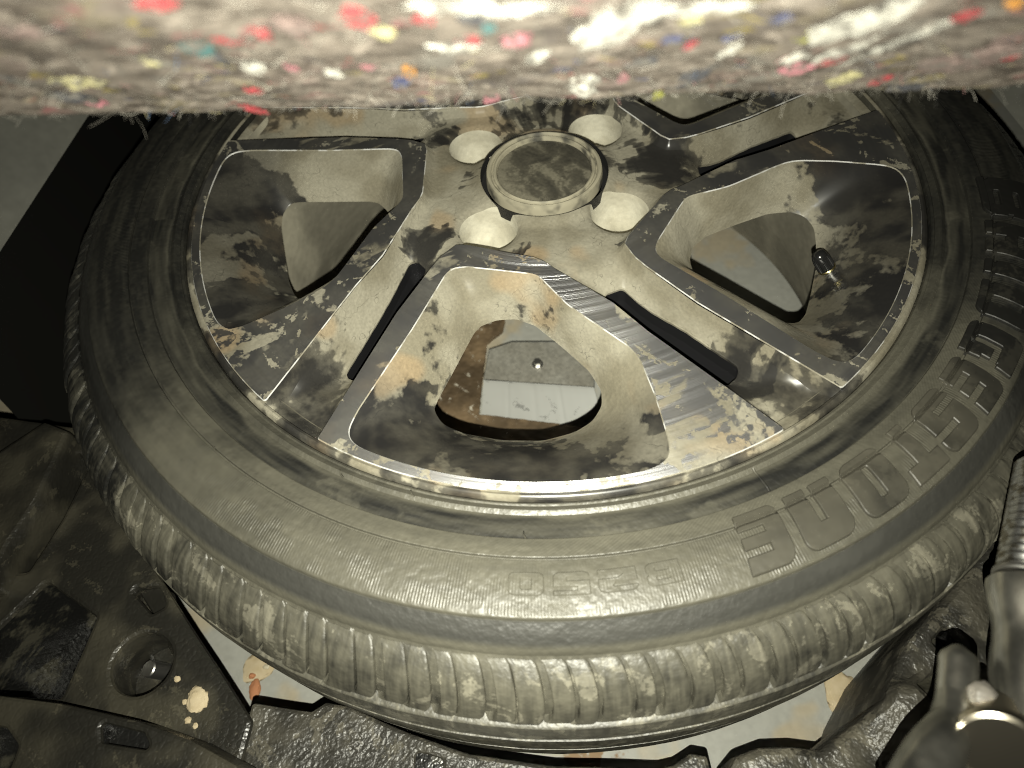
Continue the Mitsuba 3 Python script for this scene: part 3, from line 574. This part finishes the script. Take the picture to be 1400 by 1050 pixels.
foam(FB, 'crinkled_foam', blockB, -0.090, ZF + .001, .002, [(sp([(-0.103, -0.2975), (-0.0900, -0.3025), (-0.0910, -0.3110), (-0.1040, -0.3060)], .002), .008)], .003, .0014)
FR = thing('foam_block', 'black foam block with bumpy bead skin under the jack', 'foam block')
blockR = sp([(0.0400, -0.3239), (0.0476, -0.3165), (0.0604, -0.3138), (0.0740, -0.3150), (0.0868, -0.3180), (0.1033, -0.3106), (0.1228, -0.3006), (0.1267, -0.2950), (0.1464, -0.2740), (0.1784, -0.2510), (0.2025, -0.2330), (0.2355, -0.2130), (0.277, -0.194), (0.34, -0.20), (0.30, -0.36), (0.0400, -0.36)], .0015)
foam(FR, 'crinkled_foam', blockR, -0.090, ZF + .001, .004, [(sp([(0.158, -0.276), (0.167, -0.270), (0.171, -0.279), (0.162, -0.285)], .002), .02), (sp([(0.1400, -0.2960), (0.1560, -0.2900), (0.1620, -0.2960), (0.1440, -0.3050)], .002), .012)], .003, .0026, lambda V: 0.010 * sstep(0.11, 0.135, V[:, 0]) * sstep(-0.29, -0.30, V[:, 1]))

# black sheets in the left gap, and body sides beyond the wheel
def sheet(pts3, n=10, m=4):
    a, b, c, d = [np.array(q, float) for q in pts3]; rows = []
    for t in np.linspace(0, 1, m):
        rows.append(np.array([(a * (1 - t) + d * t) * (1 - u) + (b * (1 - t) + c * t) * u for u in np.linspace(0, 1, n)]))
    return strips(rows, False)
obj('gap_sheet', cat([sheet([(-0.375, -0.06, -0.19), (-0.345, 0.40, -0.19), (-0.345, 0.40, -0.030), (-0.372, -0.05, -0.032)]), sheet([(-0.40, -0.10, -0.190), (-0.36, 0.42, -0.190), (-0.26, 0.42, -0.192), (-0.29, -0.07, -0.192)])]), 'dull_black', smooth=False, label='black sheets in the gap left of the tyre', cat='well lining')
obj('side_panel', cat([sheet([(-0.3720, -0.030, -0.030), (-0.3280, 0.196, -0.030), (-0.360, 0.40, 0.09), (-0.60, -0.05, 0.10)], 20, 12), sheet([(-0.3280, 0.196, -0.030), (-0.3000, 0.36, -0.030), (-0.33, 0.50, 0.09), (-0.360, 0.40, 0.09)])]), 'panel_paint', smooth=60, label='grey side panel at the upper left beyond the black gap', cat='side panel')
obj('side_panel', sheet([(0.3190, 0.090, -0.030), (0.3215, -0.04, -0.030), (0.48, -0.08, 0.04), (0.48, 0.12, 0.04)], 16, 8), 'panel_paint', smooth=60, label='small dark grey side panel right of the tyre under the felt', cat='side panel')

# ------------------------------------------------------------------ mud and clay crumbs
def crumb(name, pos, r, mat, label, group=None, flat=.25, seed=1, cat_='clay crumb'):
    m = lump(r, seed, flat, 2, .5, 2.4); m.apply_translation(pos)
    obj(name, m, mat, smooth=True, label=label, cat=cat_, group=group)
crumb('clay_crumb', (-0.2115, -0.2630, -0.0835), (.0050, .0060, .006), 'clay_tan', 'tan clay flake lying on the foam tray right of the round pocket', seed=3)
for q, (x, y, r_, l) in enumerate(((-0.2236, -0.2512, .0016, 'clay speck between the round pocket and the tan flake'), (-0.2180, -0.2630, .0014, 'tiny clay speck just left of the tan flake'), (-0.2150, -0.2720, .0016, 'clay speck on the foam tray, first below the tan flake'), (-0.2110, -0.2750, .0014, 'clay speck farthest below the tan flake on the foam tray'))):
    crumb('small_crumb', (x, y, -0.0838), (r_, r_, r_), 'clay_tan', l, 'clay specks on the foam tray', .5, 10 + q)
crumb('mud_spot', (0.1440, -0.2775, ZF + .0008), (.0115, .0165, .004), 'clay_tan', 'dried tan mud spot on the floor right of the tyre front', flat=.35, seed=5, cat_='mud spot')
crumb('clay_chip', (-0.2245, -0.2290, ZF + .0016), (.0035, .0060, .008), 'clay_red', 'orange red clay chip on the floor left of the tyre front', seed=8, cat_='clay chip')
crumb('mud_spot', (-0.2240, -0.2150, ZF + .0008), (.0100, .0090, .004), 'clay_tan', 'brown mud spot on the floor behind the orange clay chip', flat=.35, seed=9, cat_='mud spot')
for q, (x, y) in enumerate(((-0.2180, -0.2160), (-0.2270, -0.2205), (-0.2135, -0.2130))):
    crumb('grit_crumb', (x, y, ZF + .002), (.0022, .0018, .003), ('clay_pale', 'clay_red', 'clay_pale')[q], ('pale grit crumb on the mud spot behind the orange chip', 'reddish grit crumb at the left of the mud spot by the orange chip', 'pale grit crumb on the mud spot, nearest the tyre')[q], 'grit on the mud spot', .6, 20 + q)

# ------------------------------------------------------------------ jack at the lower right
JK = thing('scissor_jack', 'dirty metal scissor jack with a threaded rod, out of focus at the lower right', 'jack')
s0, s1 = np.array([0.1730, -0.2440, 0.0245]), np.array([0.1450, -0.2860, 0.0254]); L_ = np.linalg.norm(s1 - s0); n_ = int(L_ / 0.0004)
path = np.linspace(s0, s1, n_); 
obj('threaded_rod', tube(path, 0.0100 + 0.00042 * np.sin(np.arange(n_) * .4e-3 / 0.0018 * 2 * PI), 40), 'thread_steel', JK, smooth=50)
obj('collar', tube(np.linspace(s1 - (s1 - s0) / L_ * .0004, s1 + (s1 - s0) / L_ * .0022, 5), [.0104, .0112, .0112, .0112, .0104], 40), 'zinc', JK, smooth=30)
c0 = s1 + (s1 - s0) / L_ * .002; c1 = np.array([0.1260, -0.3400, 0.0225]); u = np.linspace(0, 1, 30)
body = tube(c0 + (c1 - c0) * u[:, None], 0.0128 + 0.0012 * np.sin(u * 14) * .3 + .002 * sstep(.3, .8, u), 40)
v = np.array(body.vertices); v += np.asarray(meshkit.fbm(v * 140, 3) - .5)[:, None] * [.0016, .0012, .0012]
obj('sleeve', TM(v, body.faces), 'jack_paint', JK, smooth=50)
ap = np.array([[0.1125, -0.3060, 0.0205], [0.1085, -0.3140, 0.0218], [0.1030, -0.3235, 0.0233], [0.0970, -0.3310, 0.0270], [0.0850, -0.3405, 0.0325], [0.0690, -0.3535, 0.0385]])
pp = resample(ap, 40); w_ = np.linspace(0, 1, 41)
arm = tube(pp, 0.0064 + 0.0028 * sstep(.35, .75, w_) - .004 * np.maximum(0, .06 - w_) / .06, 24)
v = np.array(arm.vertices); v += np.asarray(meshkit.fbm(v * 120, 3) - .5)[:, None] * [.0015, .0015, .0015]
obj('arm', TM(v, arm.faces), 'jack_paint', JK, smooth=50)
pa = np.array([0.45, -0.62, 0.40]); pa /= np.linalg.norm(pa)
obj('pivot_pin', place(lathe([(0.0001, .010), (0.0110, .010), (0.0124, .0092), (0.0128, .0075), (0.0126, .0060), (0.0090, .0050), (0.0090, -.008)], 48), (0.1085, -0.3345, 0.0290), (-0.42, -0.60, 0.55)), 'brass_zinc', JK, smooth=25)
m = lump((.0046, .0046, .0046), 31, .8, 3, .2); m.apply_translation((0.1085, -0.3245, 0.0310)); obj('rivet', m, 'rivet_steel', JK, smooth=True)

# ------------------------------------------------------------------ felt panel hanging in at the top
FP = thing('felt_panel', 'grey panel of recycled textile felt with coloured flecks hanging over the wheel', 'felt panel')
FO = np.array([-0.0245, -0.1635, 0.1664])      # middle of the lower edge
us = np.arange(-0.42, 0.4201, 0.0016); TH = 0.011
def felt_w(u): return 0.0022 * (meshkit.fbm(np.c_[u * 28, 0 * u, 0 * u], 3) - .5) * 2 + 0.0012 * (meshkit.fbm(np.c_[u * 260, 0 * u + 3, 0 * u], 2) - .5)
prof_f = [(s, 0.0) for s in np.arange(0.230, 0.004, -0.0016)] + [(0.005 - 0.005 * math.sin(t), -0.0055 + 0.0055 * math.cos(t)) for t in np.linspace(0, PI, 9)] + [(s, -TH) for s in np.linspace(0.006, 0.230, 24)]
rows = []
for s, h in prof_f:
    P = FO + np.outer(us, FU) + np.outer(s - felt_w(us) * math.exp(-max(s, 0) / .02), FS) + h * FN
    amp = 1.0 if h > -0.009 else 0.2
    d = amp * (0.0034 * (meshkit.fbm(P * 60, 3, 4) - .5) + 0.0007 * (meshkit.fbm(P * 320, 2, 9) - .5))
    rows.append(P + d[:, None] * FN)
obj('sheet', strips(rows, False), 'felt', FP, smooth=True)
FIB = [('fibre_grey', (0.13, 0.122, 0.105)), ('fibre_pale', (0.28, 0.265, 0.23)), ('fibre_dark', (0.03, 0.03, 0.03)), ('fibre_rose', (0.24, 0.12, 0.12)), ('fibre_straw', (0.28, 0.25, 0.15)), ('fibre_blue', (0.06, 0.09, 0.15))]
FREQ = (2600, 1100, 500, 160, 160, 60)
def hair(b, d, ln, r, k=5):
    t = np.linspace(0, 1, k)[:, None]; c = rng.normal(0, .35, 3); c2 = rng.normal(0, .3, 3)
    P = b + ln * (t * d + t ** 2 * c + t ** 3 * c2)
    return tube(P, r, 3, False)
for (nm, colr), cnt in zip(FIB, FREQ):
    scene[nm] = two(PB(colr, 0.7, spec=0.3)); hs = []
    for _ in range(cnt):
        u_ = rng.uniform(-0.26, 0.25); edge = rng.random() < .42
        s_ = abs(rng.normal(0, .003)) if edge else rng.uniform(0, .16)
        b = FO + u_ * FU + s_ * FS + FN * (-0.004 + .002 * rng.random() if edge and s_ < .004 else 0.0)
        d = FN * rng.uniform(.1, .5) + FU * rng.normal(0, 1) + FS * (rng.normal(-.35, .45) if edge else rng.normal(0, .8)); d /= np.linalg.norm(d)
        hs.append(hair(b, d, rng.uniform(.002, .0055) * (0.4 if edge else 1), rng.uniform(.00004, .00009)))
    obj(nm + '_fuzz', cat(hs), nm, FP, smooth=True, kind='stuff')
# matted tufts of coloured rag standing out of the felt, large white ones imitating blown-out glare: (u, s, half length, half width, colour)
TCOL = {'tuft_red': (0.26, 0.045, 0.05), 'tuft_pink': (0.26, 0.11, 0.125), 'tuft_white': (0.36, 0.35, 0.31), 'tuft_teal': (0.05, 0.11, 0.11), 'tuft_orange': (0.34, 0.16, 0.04), 'tuft_blue': (0.06, 0.065, 0.12), 'tuft_lime': (0.20, 0.20, 0.05), 'tuft_slate': (0.05, 0.05, 0.055), 'tuft_straw': (0.30, 0.275, 0.15), 'tuft_mauve': (0.14, 0.105, 0.095)}
scene['rag'] = two(bump(GRAIN, 0.0022, PB({'type': 'mesh_attribute', 'name': 'vertex_color'}, 0.85, spec=0.15)))
TUFTS = []
def tuft(u_, s_, a, b, h, mat, turn, seed, label=None):
    m = lump((a * .9, b * .9, 1), seed, 1.0, 3, .8, 2.6); v = np.array(m.vertices); v[:, 2] *= h
    c, s = math.cos(turn), math.sin(turn); x, y = c * v[:, 0] - s * v[:, 1], s * v[:, 0] + c * v[:, 1]
    P = FO + np.outer(u_ + x, FU) + np.outer(s_ + y, FS) + np.outer(v[:, 2] - .15 * h, FN)
    P = P + (0.0012 * (meshkit.fbm(P * 500, 2, seed) - .5))[:, None] * FN
    k = np.clip((meshkit.fbm(P * 330, 3, seed) - .36) / .14, 0, 1)[:, None]; g = .6 + .8 * meshkit.fbm(P * 700, 2, seed + 1)[:, None]
    obj('rag_tuft', TM(P, m.faces), 'rag', FP, smooth=True, label=label, color=(np.array([.10, .093, .082]) * (1 - k) + np.array(TCOL[mat]) * k) * g)
TUFTS = [(-0.0617, 0.1095, 0.0036, 0.0031, 'red'), (-0.0833, 0.0966, 0.0013, 0.0037, 'straw'), (-0.0577, 0.0872, 0.0031, 0.0052, 'red'), (-0.0615, 0.0598, 0.0026, 0.0065, 'white'), (-0.0667, 0.0794, 0.0032, 0.008, 'teal'), (-0.0658, 0.0693, 0.0012, 0.0077, 'slate'), (-0.0698, 0.0343, 0.0026, 0.0057, 'red'), (-0.0794, 0.003, 0.0021, 0.0086, 'red'), (-0.1182, 0.0226, 0.003, 0.0063, 'pink'), (-0.0798, 0.069, 0.0034, 0.004, 'straw'), (-0.1066, 0.0514, 0.0057, 0.0056, 'straw'), (-0.1202, 0.032, 0.0055, 0.0048, 'slate'), (-0.1206, 0.0578, 0.0022, 0.0059, 'slate'), (-0.0929, 0.0967, 0.0039, 0.0046, 'mauve'), (-0.0294, 0.0971, 0.003, 0.0064, 'red'), (-0.0263, 0.0864, 0.0026, 0.0037, 'straw'), (-0.0131, 0.0746, 0.006, 0.0037, 'white'), (-0.0097, 0.0786, 0.0031, 0.0047, 'red'), (-0.0256, 0.0507, 0.0023, 0.0071, 'orange'), (-0.0295, 0.0379, 0.0025, 0.0072, 'blue'), (-0.0052, 0.0867, 0.0015, 0.0042, 'teal'), (-0.0342, 0.0552, 0.0016, 0.0068, 'pink'), (-0.0173, 0.0943, 0.0019, 0.0029, 'red'), (-0.0442, 0.0525, 0.0024, 0.0063, 'white'), (-0.0526, 0.0578, 0.0015, 0.0059, 'pink'), (-0.0062, 0.0093, 0.0026, 0.0059, 'pink'), (-0.0075, 0.0947, 0.0033, 0.0029, 'slate'), (-0.0503, 0.0875, 0.0023, 0.0052, 'red'), (-0.0428, 0.0936, 0.0036, 0.0058, 'mauve'), (0.0003, 0.0774, 0.0034, 0.0059, 'pink'), (0.0152, 0.0532, 0.002, 0.0055, 'blue'), (0.0204, 0.0241, 0.005, 0.014, 'white'), (0.0056, 0.0613, 0.0024, 0.0064, 'white'), (0.0293, 0.0338, 0.002, 0.0066, 'pink'), (0.0347, 0.0732, 0.002, 0.0038, 'blue'), (0.0399, 0.0681, 0.0012, 0.0053, 'red'), (0.0354, 0.0875, 0.0024, 0.0052, 'straw'), (0.0471, 0.0748, 0.0016, 0.0031, 'blue'), (0.0443, 0.0068, 0.0018, 0.0084, 'lime'), (0.0315, 0.0549, 0.0044, 0.0054, 'slate'), (0.0502, 0.0627, 0.0018, 0.007, 'white'), (0.0482, 0.0329, 0.0033, 0.0163, 'slate'), (0.0354, 0.0964, 0.0086, 0.0033, 'white'), (-0.0111, 0.1039, 0.0079, 0.0038, 'white'), (-0.0006, 0.1011, 0.0094, 0.0039, 'white'), (0.0201, 0.0865, 0.0066, 0.0192, 'white'), (0.0704, 0.0863, 0.0078, 0.0167, 'white'), (0.0783, 0.0613, 0.0029, 0.0149, 'white'), (0.0878, 0.0635, 0.0016, 0.0215, 'white'), (0.0649, 0.0758, 0.0036, 0.0072, 'lime'), (0.0796, 0.05, 0.0027, 0.008, 'red'), (0.1056, 0.0194, 0.002, 0.0065, 'red'), (0.0739, 0.041, 0.0044, 0.0062, 'pink'), (0.0535, 0.0881, 0.0021, 0.0037, 'blue'), (0.0914, 0.0856, 0.0022, 0.0043, 'red'), (0.1256, 0.0455, 0.002, 0.0051, 'red'), (0.0891, 0.0686, 0.0016, 0.0102, 'slate'), (0.1145, 0.0493, 0.0119, 0.0195, 'mauve'), (0.0691, 0.0514, 0.003, 0.0063, 'white'), (0.0928, 0.0233, 0.004, 0.0093, 'straw'), (0.096, 0.0935, 0.0018, 0.0034, 'orange'), (0.1188, 0.0087, 0.0053, 0.0059, 'slate')]
for q, (u_, s_, a, b, c) in enumerate(TUFTS):
    tuft(u_, s_, a, b, min(.0018, .3 * min(a, b)), 'tuft_' + c, rng.normal(0, .12), 100 + q)


# the report's own notes: none
